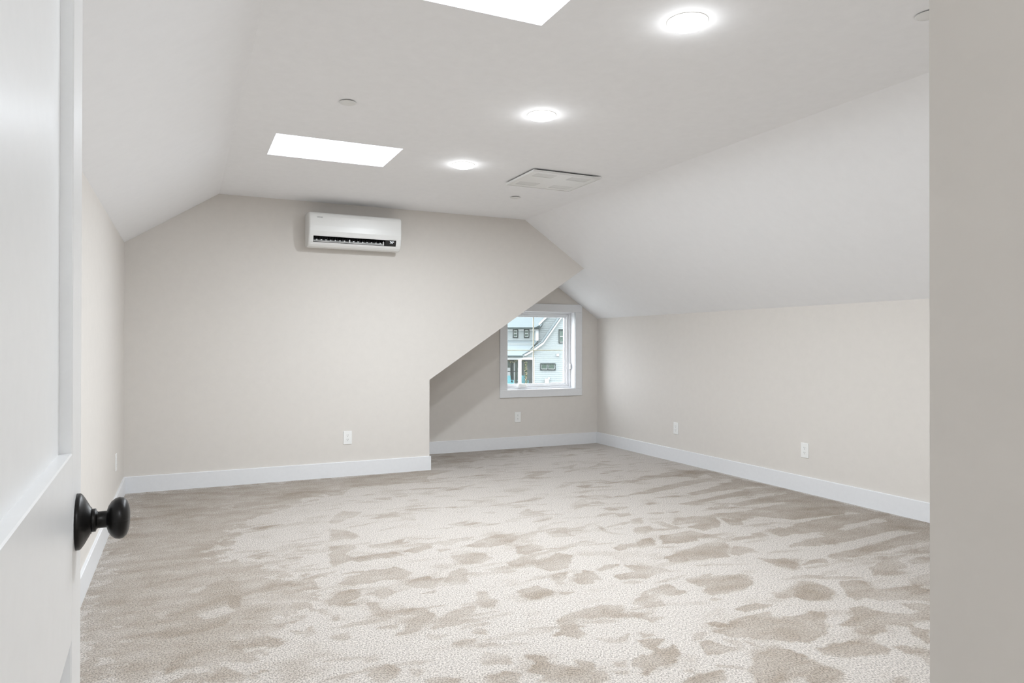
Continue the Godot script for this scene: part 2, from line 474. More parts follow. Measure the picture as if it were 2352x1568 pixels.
# The carpet: tufts of two tones, laid one way or the other by feet and by a vacuum cleaner. PILE_MARKS_AND_SHADE holds the outlines of the marks on the floor, plus the alcove shade painted in: tone in %, then across and depth in cm.
func carpet_material() -> StandardMaterial3D:
	var w := 1024
	var h := 1424
	var wn := FastNoiseLite.new()
	wn.seed = 4
	wn.frequency = 0.035
	wn.fractal_octaves = 5
	var warp_a := wn.get_image(w, h, false, false, false).get_data()
	wn.seed = 5
	var warp_b := wn.get_image(w, h, false, false, false).get_data()
	wn.seed = 6
	wn.frequency = 0.05
	var mottle := wn.get_image(w, h, false, false, false).get_data()
	var tone := PackedByteArray()
	tone.resize(w * h)
	var marks: Array = PILE_MARKS_AND_SHADE.duplicate()
	# many faint small scuffs among the larger marks
	for k in 420:
		var at := Vector2(rng.randf_range(30, 445), rng.randf_range(255, 715))
		var along := Vector2.from_angle(rng.randfn(0.0, 0.22)) * rng.randf_range(4, 15)
		var across := Vector2(-along.y, along.x).normalized() * rng.randf_range(0.8, 2.6)
		var one := [rng.randi_range(26, 58)]
		for q in [at - along, at - along * 0.3 + across, at + along * rng.randf_range(0.2, 0.6) + across * rng.randf_range(0.4, 1.2), at + along, at + along * 0.2 - across * 0.8]:
			one.append(q.x)
			one.append(q.y)
		marks.insert(2, one)
	for k in marks.size():
		var mark: Array = marks[k]
		var pts := PackedVector2Array()
		var lo := Vector2(9999, 9999)
		var hi := Vector2(-9999, -9999)
		for i in range(1, mark.size(), 2):
			var q := Vector2((mark[i] / 100.0 + 0.5) / 0.005, (mark[i + 1] / 100.0 - 0.3) / 0.005)
			pts.append(q)
			lo = lo.min(q)
			hi = hi.max(q)
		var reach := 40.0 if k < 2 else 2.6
		if k >= 2:
			var grown := Geometry2D.offset_polygon(pts, 1.5)
			if grown.size():
				pts = grown[0]
			lo -= Vector2(3, 3)
			hi += Vector2(3, 3)
		var fade := Vector2.from_angle(rng.randf() * TAU)
		var span := absf(fade.x) * (hi.x - lo.x) + absf(fade.y) * (hi.y - lo.y)
		var centre := (lo + hi) / 2.0
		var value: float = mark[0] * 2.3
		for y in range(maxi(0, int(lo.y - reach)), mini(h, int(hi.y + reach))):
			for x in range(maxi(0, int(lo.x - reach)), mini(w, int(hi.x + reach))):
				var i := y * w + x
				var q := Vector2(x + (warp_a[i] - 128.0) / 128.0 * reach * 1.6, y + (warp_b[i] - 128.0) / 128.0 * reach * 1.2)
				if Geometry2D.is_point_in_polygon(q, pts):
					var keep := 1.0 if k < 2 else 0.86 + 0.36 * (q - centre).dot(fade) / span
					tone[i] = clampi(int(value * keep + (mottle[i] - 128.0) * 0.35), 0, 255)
	var soft := Image.create_from_data(w, h, false, Image.FORMAT_L8, tone)
	var wide_im: Image = soft.duplicate()
	wide_im.resize(w / 24, h / 24, Image.INTERPOLATE_TRILINEAR)
	wide_im.resize(2048, 2048, Image.INTERPOLATE_CUBIC)
	var wide := wide_im.get_data()
	soft.resize(w * 2 / 5, h * 2 / 5, Image.INTERPOLATE_TRILINEAR)
	soft.resize(2048, 2048, Image.INTERPOLATE_CUBIC)
	var laid := soft.get_data()
	# scuffs and streaks drawn across the room, patches where the pile lies unevenly, and the tufts
	var sn := FastNoiseLite.new()
	sn.noise_type = FastNoiseLite.TYPE_PERLIN
	sn.seed = 12
	sn.frequency = 0.028
	sn.fractal_octaves = 5
	var scuff_im := sn.get_image(700, 2048, false, false, false)
	scuff_im.resize(2048, 2048, Image.INTERPOLATE_CUBIC)
	var scuff := scuff_im.get_data()
	sn.seed = 14
	sn.frequency = 0.011
	sn.fractal_octaves = 6
	var uneven_im := sn.get_image(1300, 2048, false, false, false)
	uneven_im.resize(2048, 2048, Image.INTERPOLATE_CUBIC)
	var uneven := uneven_im.get_data()
	var gn := FastNoiseLite.new()
	gn.seed = 21
	gn.noise_type = FastNoiseLite.TYPE_SIMPLEX_SMOOTH
	gn.frequency = 0.33
	gn.fractal_octaves = 2
	var grain_im := gn.get_image(2048, 2048, false, false, true)
	var grain := grain_im.get_data()
	var light := Vector3(CARPET_LIGHT.r8, CARPET_LIGHT.g8, CARPET_LIGHT.b8)
	var dark := Vector3(CARPET_DARK.r8, CARPET_DARK.g8, CARPET_DARK.b8)
	var out := PackedByteArray()
	out.resize(2048 * 2048 * 3)
	for i in 2048 * 2048:
		var f := laid[i] / 255.0
		var n1 := (scuff[i] - 128.0) / 128.0
		var n2 := (uneven[i] - 128.0) / 128.0
		var n3 := (grain[i] - 128.0) / 128.0
		var t := f * (1.0 + 0.35 * n2 + 0.2 * n1) + f * (1.0 - minf(f, 1.0)) * (1.5 * n1 + 0.9 * n3)
		var near := smoothstep(0.42, 0.85, wide[i] / 255.0 * 1.15 + n2 * 0.55 + n1 * 0.45)
		t = maxf(t, near * 0.62)
		t += maxf(0.0, n1 * 0.7 + n2 * 0.8 - 0.1) * 0.9 * (1.0 - minf(f, 1.0)) + maxf(0.0, n2) * 0.1
		t = clampf(t, 0.0, 1.1)
		var g := 1.0 + n3 * 0.42 * (1.0 if n3 < 0.0 else 0.65)
		out[i * 3] = clampi(int((light.x + (dark.x - light.x) * t) * g), 0, 255)
		out[i * 3 + 1] = clampi(int((light.y + (dark.y - light.y) * t) * g), 0, 255)
		out[i * 3 + 2] = clampi(int((light.z + (dark.z - light.z) * t) * g), 0, 255)
	var m := mat("carpet_pile", Color.WHITE, 0.95, 0.0, 0.2)
	m.albedo_texture = ImageTexture.create_from_image(Image.create_from_data(2048, 2048, false, Image.FORMAT_RGB8, out))
	m.heightmap_enabled = true
	m.heightmap_texture = ImageTexture.create_from_image(grain_im)
	m.heightmap_scale = 0.06
	m.rim_enabled = true
	m.rim = 0.15
	return m


# ---------------------------------------------------------------- the room
func structure(called: String, st: SurfaceTool, m: Material, label: String, category: String) -> MeshInstance3D:
	var o := obj(called, st, m)
	tag(o, label, category, "", "structure")
	return o


func build_shell() -> void:
	# floor
	var st := begin()
	var lo := Vector2(-0.62, HALL_BACK)
	var hi := Vector2(RIGHT + 0.02, DEEP + 0.02)
	for c in [[0, 0], [1, 0], [1, 1], [0, 0], [1, 1], [0, 1]]:
		var q := Vector2(lerpf(lo.x, hi.x, c[0]), lerpf(lo.y, hi.y, c[1]))
		st.set_uv(Vector2((q.x + 0.5) / 5.12, (q.y - 0.3) / 7.12))
		st.add_vertex(P(q.x, 0, q.y))
	st.set_uv(Vector2.ZERO)
	add_box(st, P(lo.x, -0.2, lo.y), P(hi.x, -0.002, hi.y))
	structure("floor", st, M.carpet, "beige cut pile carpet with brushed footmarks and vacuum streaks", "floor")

	# ceiling: flat strip cut by two skylights, a slope on either side
	var ceiling := thing("ceiling", "white painted attic ceiling, flat in the middle and sloping at both sides", "ceiling", Vector3.ZERO, "", "structure")
	st = begin()
	var top := CEIL + 0.26
	var cuts := [HALL_BACK - 0.1, SKY[0].y, SKY[0].y + SKY[0].w, SKY[1].y, SKY[1].y + SKY[1].w, DEEP + 0.2]
	for k in 5:
		if k % 2 == 0:
			add_box(st, P(FLAT_L, CEIL, cuts[k]), P(FLAT_R, top, cuts[k + 1]))
		else:
			add_box(st, P(FLAT_L, CEIL, cuts[k]), P(SKY[0].x, top, cuts[k + 1]))
			add_box(st, P(SKY[0].x + SKY[0].z, CEIL, cuts[k]), P(FLAT_R, top, cuts[k + 1]))
	obj("flat_ceiling", st, M.ceiling_paint, ceiling)
	st = begin()
	add_prism(st, PackedVector2Array([Vector2(LEFT - 0.2, KNEE_L - 0.13), Vector2(LEFT, KNEE_L), Vector2(FLAT_L, CEIL), Vector2(FLAT_L, top), Vector2(LEFT - 0.2, KNEE_L + 0.15)]), HALL_BACK - 0.1, DEEP + 0.2)
	obj("sloping_ceiling", st, M.ceiling_paint, ceiling)
	st = begin()
	add_prism(st, PackedVector2Array([Vector2(FLAT_R, CEIL), Vector2(RIGHT, KNEE_R), Vector2(RIGHT + 0.2, KNEE_R - 0.13), Vector2(RIGHT + 0.2, KNEE_R + 0.15), Vector2(FLAT_R, top)]), HALL_BACK - 0.1, DEEP + 0.2)
	obj("sloping_ceiling", st, M.ceiling_paint, ceiling)
	st = begin()
	add_prism(st, PackedVector2Array([Vector2(ALC_L - 0.1, ALC_Y - 0.067), Vector2(ALC_L, ALC_Y), Vector2(PEAK_L, PEAK_Y), Vector2(PEAK_L, PEAK_Y + 0.2), Vector2(ALC_L - 0.1, ALC_Y + 0.15)]), FAR + 0.06, DEEP + 0.1)
	obj("alcove_ceiling", st, M.wall_paint, ceiling)

	# walls
	st = begin()
	add_box(st, P(LEFT, -0.1, HALL_BACK), P(LEFT - 0.2, KNEE_L, DEEP + 0.2))
	structure("wall_left", st, M.wall_paint, "tall pale greige side wall behind the open door", "wall")
	st = begin()
	add_prism(st, PackedVector2Array([Vector2(LEFT - 0.05, -0.1), Vector2(ALC_L, -0.1), Vector2(ALC_L, ALC_Y), Vector2(PEAK_L, PEAK_Y), Vector2(PEAK_L, PEAK_Y + 0.03), Vector2(FLAT_R, CEIL + 0.03), Vector2(FLAT_L, CEIL + 0.03), Vector2(LEFT - 0.05, KNEE_L + 0.03)]), FAR, FAR + 0.12)
	structure("wall_far", st, M.wall_paint, "greige gable end wall cut away by a diagonal edge over the alcove", "wall")
	st = begin()
	add_box(st, P(ALC_L, -0.1, FAR + 0.06), P(ALC_L - 0.1, ALC_Y, DEEP + 0.1))
	structure("wall_alcove_side", st, M.wall_paint, "short side wall inside the alcove behind the far wall", "wall")
	st = begin()
	var slope := (CEIL - KNEE_R) / (RIGHT - FLAT_R)
	var under := func(l: float) -> float: return CEIL - (l - FLAT_R) * slope + 0.06
	var o := 0.02
	add_prism(st, PackedVector2Array([Vector2(ALC_L - 0.1, -0.1), Vector2(WIN_L - o, -0.1), Vector2(WIN_L - o, 2.3), Vector2(ALC_L - 0.1, 2.3)]), DEEP, DEEP + 0.2)
	add_prism(st, PackedVector2Array([Vector2(WIN_L - o, -0.1), Vector2(WIN_R + o, -0.1), Vector2(WIN_R + o, WIN_B - o), Vector2(WIN_L - o, WIN_B - o)]), DEEP, DEEP + 0.2)
	add_prism(st, PackedVector2Array([Vector2(WIN_L - o, WIN_T + o), Vector2(WIN_R + o, WIN_T + o), Vector2(WIN_R + o, under.call(WIN_R + o)), Vector2(WIN_L - o, under.call(WIN_L - o))]), DEEP, DEEP + 0.2)
	add_prism(st, PackedVector2Array([Vector2(WIN_R + o, -0.1), Vector2(RIGHT + 0.2, -0.1), Vector2(RIGHT + 0.2, under.call(RIGHT + 0.2)), Vector2(WIN_R + o, under.call(WIN_R + o))]), DEEP, DEEP + 0.2)
	structure("wall_alcove", st, M.wall_paint, "greige wall at the back of the alcove, holding the small window", "wall")
	st = begin()
	add_box(st, P(RIGHT, -0.1, HALL_BACK), P(RIGHT + 0.2, KNEE_R, DEEP + 0.2))
	structure("wall_right", st, M.wall_paint, "low greige knee wall under the long sloping ceiling", "wall")
	# wall with the doorway, its lintel, and the hallway behind
	st = begin()
	add_box(st, P(LEFT, -0.1, NEAR), P(-0.115, CEIL + 0.05, NEAR_BACK), 0.004)
	add_prism(st, PackedVector2Array([Vector2(0.65, -0.1), Vector2(RIGHT, -0.1), Vector2(RIGHT, KNEE_R + 0.03), Vector2(FLAT_R, CEIL + 0.03), Vector2(0.65, CEIL + 0.03)]), NEAR, NEAR_BACK)
	add_box(st, P(-0.115, 2.06, NEAR), P(0.65, CEIL + 0.05, NEAR_BACK))
	structure("wall_near", st, M.wall_paint, "greige wall round the doorway, its edge close beside the viewer", "wall")
	st = begin()
	add_box(st, P(-0.5, -0.1, NEAR_BACK), P(-0.6, CEIL + 0.05, HALL_BACK))
	add_box(st, P(1.2, -0.1, NEAR_BACK), P(1.3, CEIL + 0.05, HALL_BACK))
	add_box(st, P(LEFT - 0.2, -0.1, HALL_BACK), P(RIGHT + 0.2, CEIL + 0.05, HALL_BACK - 0.1))
	structure("wall_hall", st, M.wall_paint, "greige hallway walls behind the doorway", "wall")

	# baseboards
	var bh := 0.133
	var bt := 0.014
	for a in [["baseboard_left", P(LEFT - 0.01, -0.05, NEAR), P(LEFT + bt, bh, FAR - bt), "white baseboard running along the tall side wall"],
			["baseboard_right", P(RIGHT + 0.01, -0.05, NEAR), P(RIGHT - bt, bh, DEEP - bt), "long white baseboard along the low knee wall"],
			["baseboard_alcove", P(ALC_L, -0.05, DEEP + 0.01), P(RIGHT, bh, DEEP - bt), "white baseboard under the window in the alcove"]]:
		st = begin()
		add_box(st, a[1], a[2], 0.003)
		structure(a[0], st, M.trim_paint, a[3], "baseboard")
	var far_board := thing("baseboard_far", "white baseboard on the far wall, wrapping round the alcove corner", "baseboard", Vector3.ZERO, "", "structure")
	box_part("board", P(LEFT, -0.05, FAR + 0.01), P(ALC_L + bt, bh, FAR - bt), M.trim_paint, far_board, 0.003)
	box_part("board_return", P(ALC_L - 0.01, -0.05, FAR - bt), P(ALC_L + bt, bh, DEEP - bt), M.trim_paint, far_board, 0.003)


func build_window() -> void:
	var w := thing("window_1", "small white casement window with crossed bars in the alcove wall", "window", P((WIN_L + WIN_R) / 2, WIN_B, DEEP), "", "structure")
	var at := func(l: float, y: float, d: float) -> Vector3: return P(l, y, d) - w.position
	var cw := 0.093
	var f := DEEP - 0.018
	# casing boards, butt jointed
	box_part("casing", at.call(WIN_L - cw, WIN_T, DEEP + 0.004), at.call(WIN_R + cw, WIN_T + cw, f), M.trim_paint, w)
	box_part("casing", at.call(WIN_L - cw, WIN_B - cw + 0.006, DEEP + 0.004), at.call(WIN_R + cw, WIN_B, f), M.trim_paint, w)
	box_part("casing", at.call(WIN_L - cw, WIN_B, DEEP + 0.004), at.call(WIN_L, WIN_T, f), M.trim_paint, w)
	box_part("casing", at.call(WIN_R, WIN_B, DEEP + 0.004), at.call(WIN_R + cw, WIN_T, f), M.trim_paint, w)
	# jamb linings
	var j := DEEP + 0.1
	box_part("jamb", at.call(WIN_L - 0.02, WIN_T, DEEP - 0.01), at.call(WIN_R + 0.02, WIN_T + 0.02, j), M.trim_paint, w, 0.001)
	box_part("jamb", at.call(WIN_L - 0.02, WIN_B - 0.02, DEEP - 0.01), at.call(WIN_R + 0.02, WIN_B, j), M.trim_paint, w, 0.001)
	box_part("jamb", at.call(WIN_L - 0.02, WIN_B, DEEP - 0.01), at.call(WIN_L, WIN_T, j), M.trim_paint, w, 0.001)
	box_part("jamb", at.call(WIN_R, WIN_B, DEEP - 0.01), at.call(WIN_R + 0.02, WIN_T, j), M.trim_paint, w, 0.001)
	# vinyl frame and sash
	var ring := func(called: String, inset: float, width: float, d0: float, d1: float) -> void:
		var st := begin()
		add_box(st, at.call(WIN_L + inset, WIN_T - inset, d0), at.call(WIN_R - inset, WIN_T - inset - width, d1), 0.003)
		add_box(st, at.call(WIN_L + inset, WIN_B + inset, d0), at.call(WIN_R - inset, WIN_B + inset + width, d1), 0.003)
		add_box(st, at.call(WIN_L + inset, WIN_B + inset + width, d0), at.call(WIN_L + inset + width, WIN_T - inset - width, d1), 0.003)
		add_box(st, at.call(WIN_R - inset - width, WIN_B + inset + width, d0), at.call(WIN_R - inset, WIN_T - inset - width, d1), 0.003)
		obj(called, st, M.vinyl, w)
	ring.call("frame", -0.015, 0.035, j, j + 0.1)
	ring.call("sash", 0.02, 0.026, j + 0.022, j + 0.085)
	ring.call("glazing_bead", 0.046, 0.014, j + 0.05, j + 0.085)
	var gl := 0.058
	var gd := j + 0.07
	box_part("pane", at.call(WIN_L + gl, WIN_B + gl, gd), at.call(WIN_R - gl, WIN_T - gl, gd + 0.004), M.window_glass, w, 0.0)
	var mid_l := (WIN_L + WIN_R) / 2 - 0.018
	var mid_y := (WIN_B + WIN_T) / 2
	box_part("glazing_bar", at.call(mid_l - 0.007, WIN_B + gl, gd + 0.006), at.call(mid_l + 0.007, WIN_T - gl, gd + 0.014), M.grille_bar, w, 0.001)
	box_part("glazing_bar", at.call(WIN_L + gl, mid_y - 0.006, gd + 0.0145), at.call(WIN_R - gl, mid_y + 0.006, gd + 0.0225), M.grille_bar, w, 0.001)
	# crank operator on the sill of the frame
	var crank := box_part("crank_cover", at.call(3.535, WIN_B + 0.02, j + 0.005), at.call(3.655, WIN_B + 0.052, j - 0.028), M.plastic, w, 0.008)
	var st2 := begin()
	add_box(st2, at.call(3.545, WIN_B + 0.053, j - 0.008), at.call(3.64, WIN_B + 0.062, j - 0.024), 0.003)
	add_box(st2, at.call(3.56, WIN_B + 0.05, j - 0.01), at.call(3.575, WIN_B + 0.056, j - 0.022), 0.002)
	obj("crank_handle", st2, M.plastic, crank)
	var lock := box_part("lock_plate", at.call(WIN_R - 0.022, 0.86, j - 0.001), at.call(WIN_R - 0.004, 0.985, j - 0.006), M.plastic, w, 0.002)
	box_part("lock_lever", at.call(WIN_R - 0.026, 0.90, j - 0.006), at.call(WIN_R - 0.008, 0.965, j - 0.03), M.plastic, lock, 0.005)


func build_skylights() -> void:
	for k in 2:
		var r: Vector4 = SKY[k]
		var w := thing("window_%d" % (k + 2), ["bright rectangular skylight in the flat ceiling nearest the doorway", "bright rectangular skylight in the flat ceiling in front of the air conditioner"][k], "skylight", P(r.x + r.z / 2, CEIL + 0.2, r.y + r.w / 2), "", "structure")
		var top := CEIL + 0.24
		var st := begin()
		var x0 := -r.z / 2
		var z0 := -r.w / 2
		for s in [-1.0, 1.0]:
			add_box(st, Vector3(s * r.z / 2, 0.05, z0), Vector3(s * (r.z / 2 - 0.02), 0.08, -z0), 0.002)
			add_box(st, Vector3(x0 + 0.02, 0.05, s * r.w / 2), Vector3(-x0 - 0.02, 0.08, s * (r.w / 2 - 0.02)), 0.002)
		obj("curb", st, M.vinyl, w)
		st = begin()
		add_box(st, Vector3(x0 - 0.03, 0.081, z0 - 0.03), Vector3(-x0 + 0.03, 0.087, -z0 + 0.03))
		obj("pane", st, M.window_glass, w)


func build_door() -> void:
	# opened into the room almost against the side wall; x runs along the leaf from its free edge to its hinges, z from the face seen from the doorway through its thickness
	var o := thing("door_1", "open white two panel door with a black round knob", "door", P(-0.1328, 0.012, 1.1657), "", "structure")
	o.rotation.y = -PI / 2 + deg_to_rad(1.877)
	var wide := 0.76
	var high := 2.03
	var thick := 0.035
	var rec := 0.0145
	var stile := 0.115
	var rails := [[0.0, 0.24], [0.808, 1.048], [high - 0.115, high]]
	var st := begin()
	for s in [[0.0, stile], [wide - stile, wide]]:
		box_part("stile", Vector3(s[0], 0, 0), Vector3(s[1], high, thick), M.door_paint, o, 0.0015)
	for r in rails:
		box_part("rail", Vector3(stile, r[0], 0), Vector3(wide - stile, r[1], thick), M.door_paint, o, 0.0015)
	for k in 2:
		var y0: float = rails[k][1]
		var y1: float = rails[k + 1][0]
		box_part("panel", Vector3(stile - 0.006, y0 - 0.006, rec), Vector3(wide - stile + 0.006, y1 + 0.006, thick - rec), M.door_paint, o, 0.0)
	# knob on both faces
	for side in [1.0, -1.0]:
		var k := Node3D.new()
		k.name = "knob_set"
		o.add_child(k, true)
		k.position = Vector3(0.06, 0.948, 0.0 if side > 0 else thick)
		k.rotation.x = -PI / 2 * side
		st = begin(true)
		add_lathe(st, [[0.0, 0.0], [0.0375, 0.0], [0.0375, 0.004], [0.036, 0.006], [0.03, 0.010], [0.018, 0.0165], [0.0175, 0.0175], [0.0, 0.0175]], 48)
		obj("rosette", st, M.knob_bronze, k)
		st = begin(true)
		add_lathe(st, [[0.0, 0.017], [0.0155, 0.017], [0.0155, 0.0225], [0.0125, 0.0235], [0.0112, 0.025], [0.0112, 0.036], [0.013, 0.038], [0.0, 0.038]], 48)
		obj("neck", st, M.knob_bronze, k)
		st = begin(true)
		add_lathe(st, [[0.0, 0.035], [0.012, 0.0355], [0.018, 0.0375], [0.0235, 0.041], [0.027, 0.0455], [0.0283, 0.0505], [0.0272, 0.0555], [0.0235, 0.0595], [0.0165, 0.0622], [0.008, 0.0634], [0.0, 0.0637]], 48)
		obj("knob", st, M.knob_bronze, k)
	box_part("latch_plate", Vector3(-0.001, 0.92, 0.006), Vector3(0.0005, 0.977, 0.029), M.knob_bronze, o, 0.0003)
	for y in [0.18, 1.0, 1.82]:
		st = begin(true)
		add_lathe(st, [[0.0, -0.045], [0.006, -0.045], [0.006, 0.045], [0.0, 0.045]], 16, Vector3(wide + 0.004, y, thick + 0.002))
		obj("hinge", st, M.knob_bronze, o)


# ---------------------------------------------------------------- fittings
func build_lamp(l: float, d: float, label: String, power := LAMP_POWER) -> void:
	var o := thing("recessed_light", label, "ceiling light", P(l, CEIL, d), "round recessed lights in a row along the flat ceiling")
	var st := begin(true)
	add_lathe(st, [[0.0, 0.0], [0.081, 0.0], [0.081, -0.001], [0.0795, -0.0025], [0.077, -0.003], [0.0, -0.003]], 64)
	obj("trim_ring", st, M.plastic, o)
	st = begin(true)
	add_lathe(st, [[0.0, -0.0035], [0.0762, -0.0035], [0.0758, -0.009], [0.072, -0.0155], [0.062, -0.0195], [0.045, -0.022], [0.025, -0.0233], [0.0, -0.0238]], 64)
	obj("lens", st, M.lamp_lens, o)
	var a := AreaLight3D.new()
	a.name = "lamp_glow"
	a.area_size = Vector2(0.13, 0.13)
	a.light_energy = power
	a.light_color = LAMP_TINT
	a.area_range = 14.0
	a.shadow_enabled = true
	a.position = Vector3(0, -0.0245, 0)
	a.rotation.x = -PI / 2
	o.add_child(a)
	# the domed lens also sends light out sideways
	var b := OmniLight3D.new()
	b.name = "lens_glow"
	b.light_size = 0.04
	b.light_energy = power * SIDE_SHARE
	b.light_color = LAMP_TINT
	b.omni_range = 14.0
	b.omni_attenuation = 2.0
	b.shadow_enabled = true
	b.position = Vector3(0, -0.02, 0)
	o.add_child(b)


func build_sprinkler(l: float, d: float, label: String) -> void:
	var o := thing("sprinkler_cover", label, "sprinkler cover", P(l, CEIL, d), "small round sprinkler covers on the flat ceiling")
	var st := begin(true)
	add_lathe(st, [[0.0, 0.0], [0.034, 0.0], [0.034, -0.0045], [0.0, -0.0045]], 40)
	obj("gap_shade_cup", st, M.slot_dark, o)  # dark colour puts the shade into the gap above the plate
	st = begin(true)
	add_lathe(st, [[0.0, -0.0045], [0.0435, -0.0045], [0.0445, -0.0055], [0.043, -0.0068], [0.0, -0.0075]], 48)
	obj("cover_plate", st, M.metal_plate, o)


func build_vent() -> void:
	var c := Vector2(2.553, 4.737)
	var h := Vector2(0.284, 0.243)
	var o := thing("ceiling_vent", "flat white square exhaust vent cover with four grilles under the ceiling", "vent", P(c.x, CEIL, c.y))
	box_part("housing", Vector3(-h.x + 0.03, 0, -h.y + 0.03), Vector3(h.x - 0.03, -0.012, h.y - 0.03), M.slot_dark, o, 0.0)
	# cover plate with four openings
	var st := begin()
	var y0 := -0.011
	var y1 := -0.022
	var xs := [-h.x, -h.x + 0.055, -0.06, 0.06, h.x - 0.055, h.x]
	var zs := [-h.y, -h.y + 0.055, -h.y + 0.15, h.y - 0.15, h.y - 0.055, h.y]
	for i in 5:
		for j in 5:
			if not (i in [1, 3] and j in [1, 3]):
				add_box(st, Vector3(xs[i], y0, zs[j]), Vector3(xs[i + 1], y1, zs[j + 1]))
	obj("cover_plate", st, M.plastic, o)
	st = begin()
	add_box(st, Vector3(-h.x, y1 - 0.004, -h.y), Vector3(h.x, y1, -h.y + 0.006), 0.001)
	add_box(st, Vector3(-h.x, y1 - 0.004, h.y), Vector3(h.x, y1, h.y - 0.006), 0.001)
	add_box(st, Vector3(-h.x, y1 - 0.004, -h.y + 0.006), Vector3(-h.x + 0.006, y1, h.y - 0.006), 0.001)
	add_box(st, Vector3(h.x, y1 - 0.004, -h.y + 0.006), Vector3(h.x - 0.006, y1, h.y - 0.006), 0.001)
	obj("rim", st, M.plastic, o)
	for i in [1, 3]:
		for j in [1, 3]:
			st = begin()
			var n := 9
			for k in n:
				var z: float = lerpf(zs[j], zs[j + 1], (k + 0.5) / n)
				add_box(st, Vector3(xs[i], y0 - 0.001, z - 0.0036), Vector3(xs[i + 1], y1 + 0.002, z + 0.0036))
			obj("grille", st, M.plastic, o)


func build_outlet(at: Vector3, turn: float, label: String) -> void:
	var o := thing("power_outlet", label, "outlet", at, "white duplex power outlets low on the walls")
	o.rotation.y = turn
	var plate := box_part("cover_plate", Vector3(-0.0385, -0.0605, -0.001), Vector3(0.0385, 0.0605, 0.0062), M.plastic, o, 0.0025)
	for s in [-1.0, 1.0]:
		var st := begin()
		var y: float = s * 0.0195
		var pts := PackedVector2Array()
		for k in 24:
			var a := TAU * k / 24
			pts.append(Vector2(cos(a) * 0.0172, y + clampf(sin(a) * 0.0172, -0.0142, 0.0142)))
		add_prism(st, pts, -0.0058, -0.0072)
		var face := obj("socket", st, M.plastic, o)
		for q in [[-0.0063, 0.0042, 0.0011, 0.0042], [0.0063, 0.0042, 0.0011, 0.0034]]:
			box_part("slot", Vector3(q[0] - q[2], y + q[1] - q[3], 0.0068), Vector3(q[0] + q[2], y + q[1] + q[3], 0.0074), M.slot_dark, face, 0.0)
		st = begin(true)
		pts = PackedVector2Array()
		for k in 14:
			var a := TAU * k / 14
			pts.append(Vector2(cos(a) * 0.0026, y - 0.0078 + sin(a) * 0.0026))
		add_prism(st, pts, -0.0068, -0.0074)
		obj("ground_hole", st, M.slot_dark, face)
	var sc := begin(true)
	add_lathe(sc, [[0.0035, 0.0], [0.003, 0.0012], [0.0, 0.0014]], 16)
	var screw := obj("screw", sc, M.plastic, plate)
	screw.rotation.x = PI / 2
	screw.position = Vector3(0, 0, 0.0062)


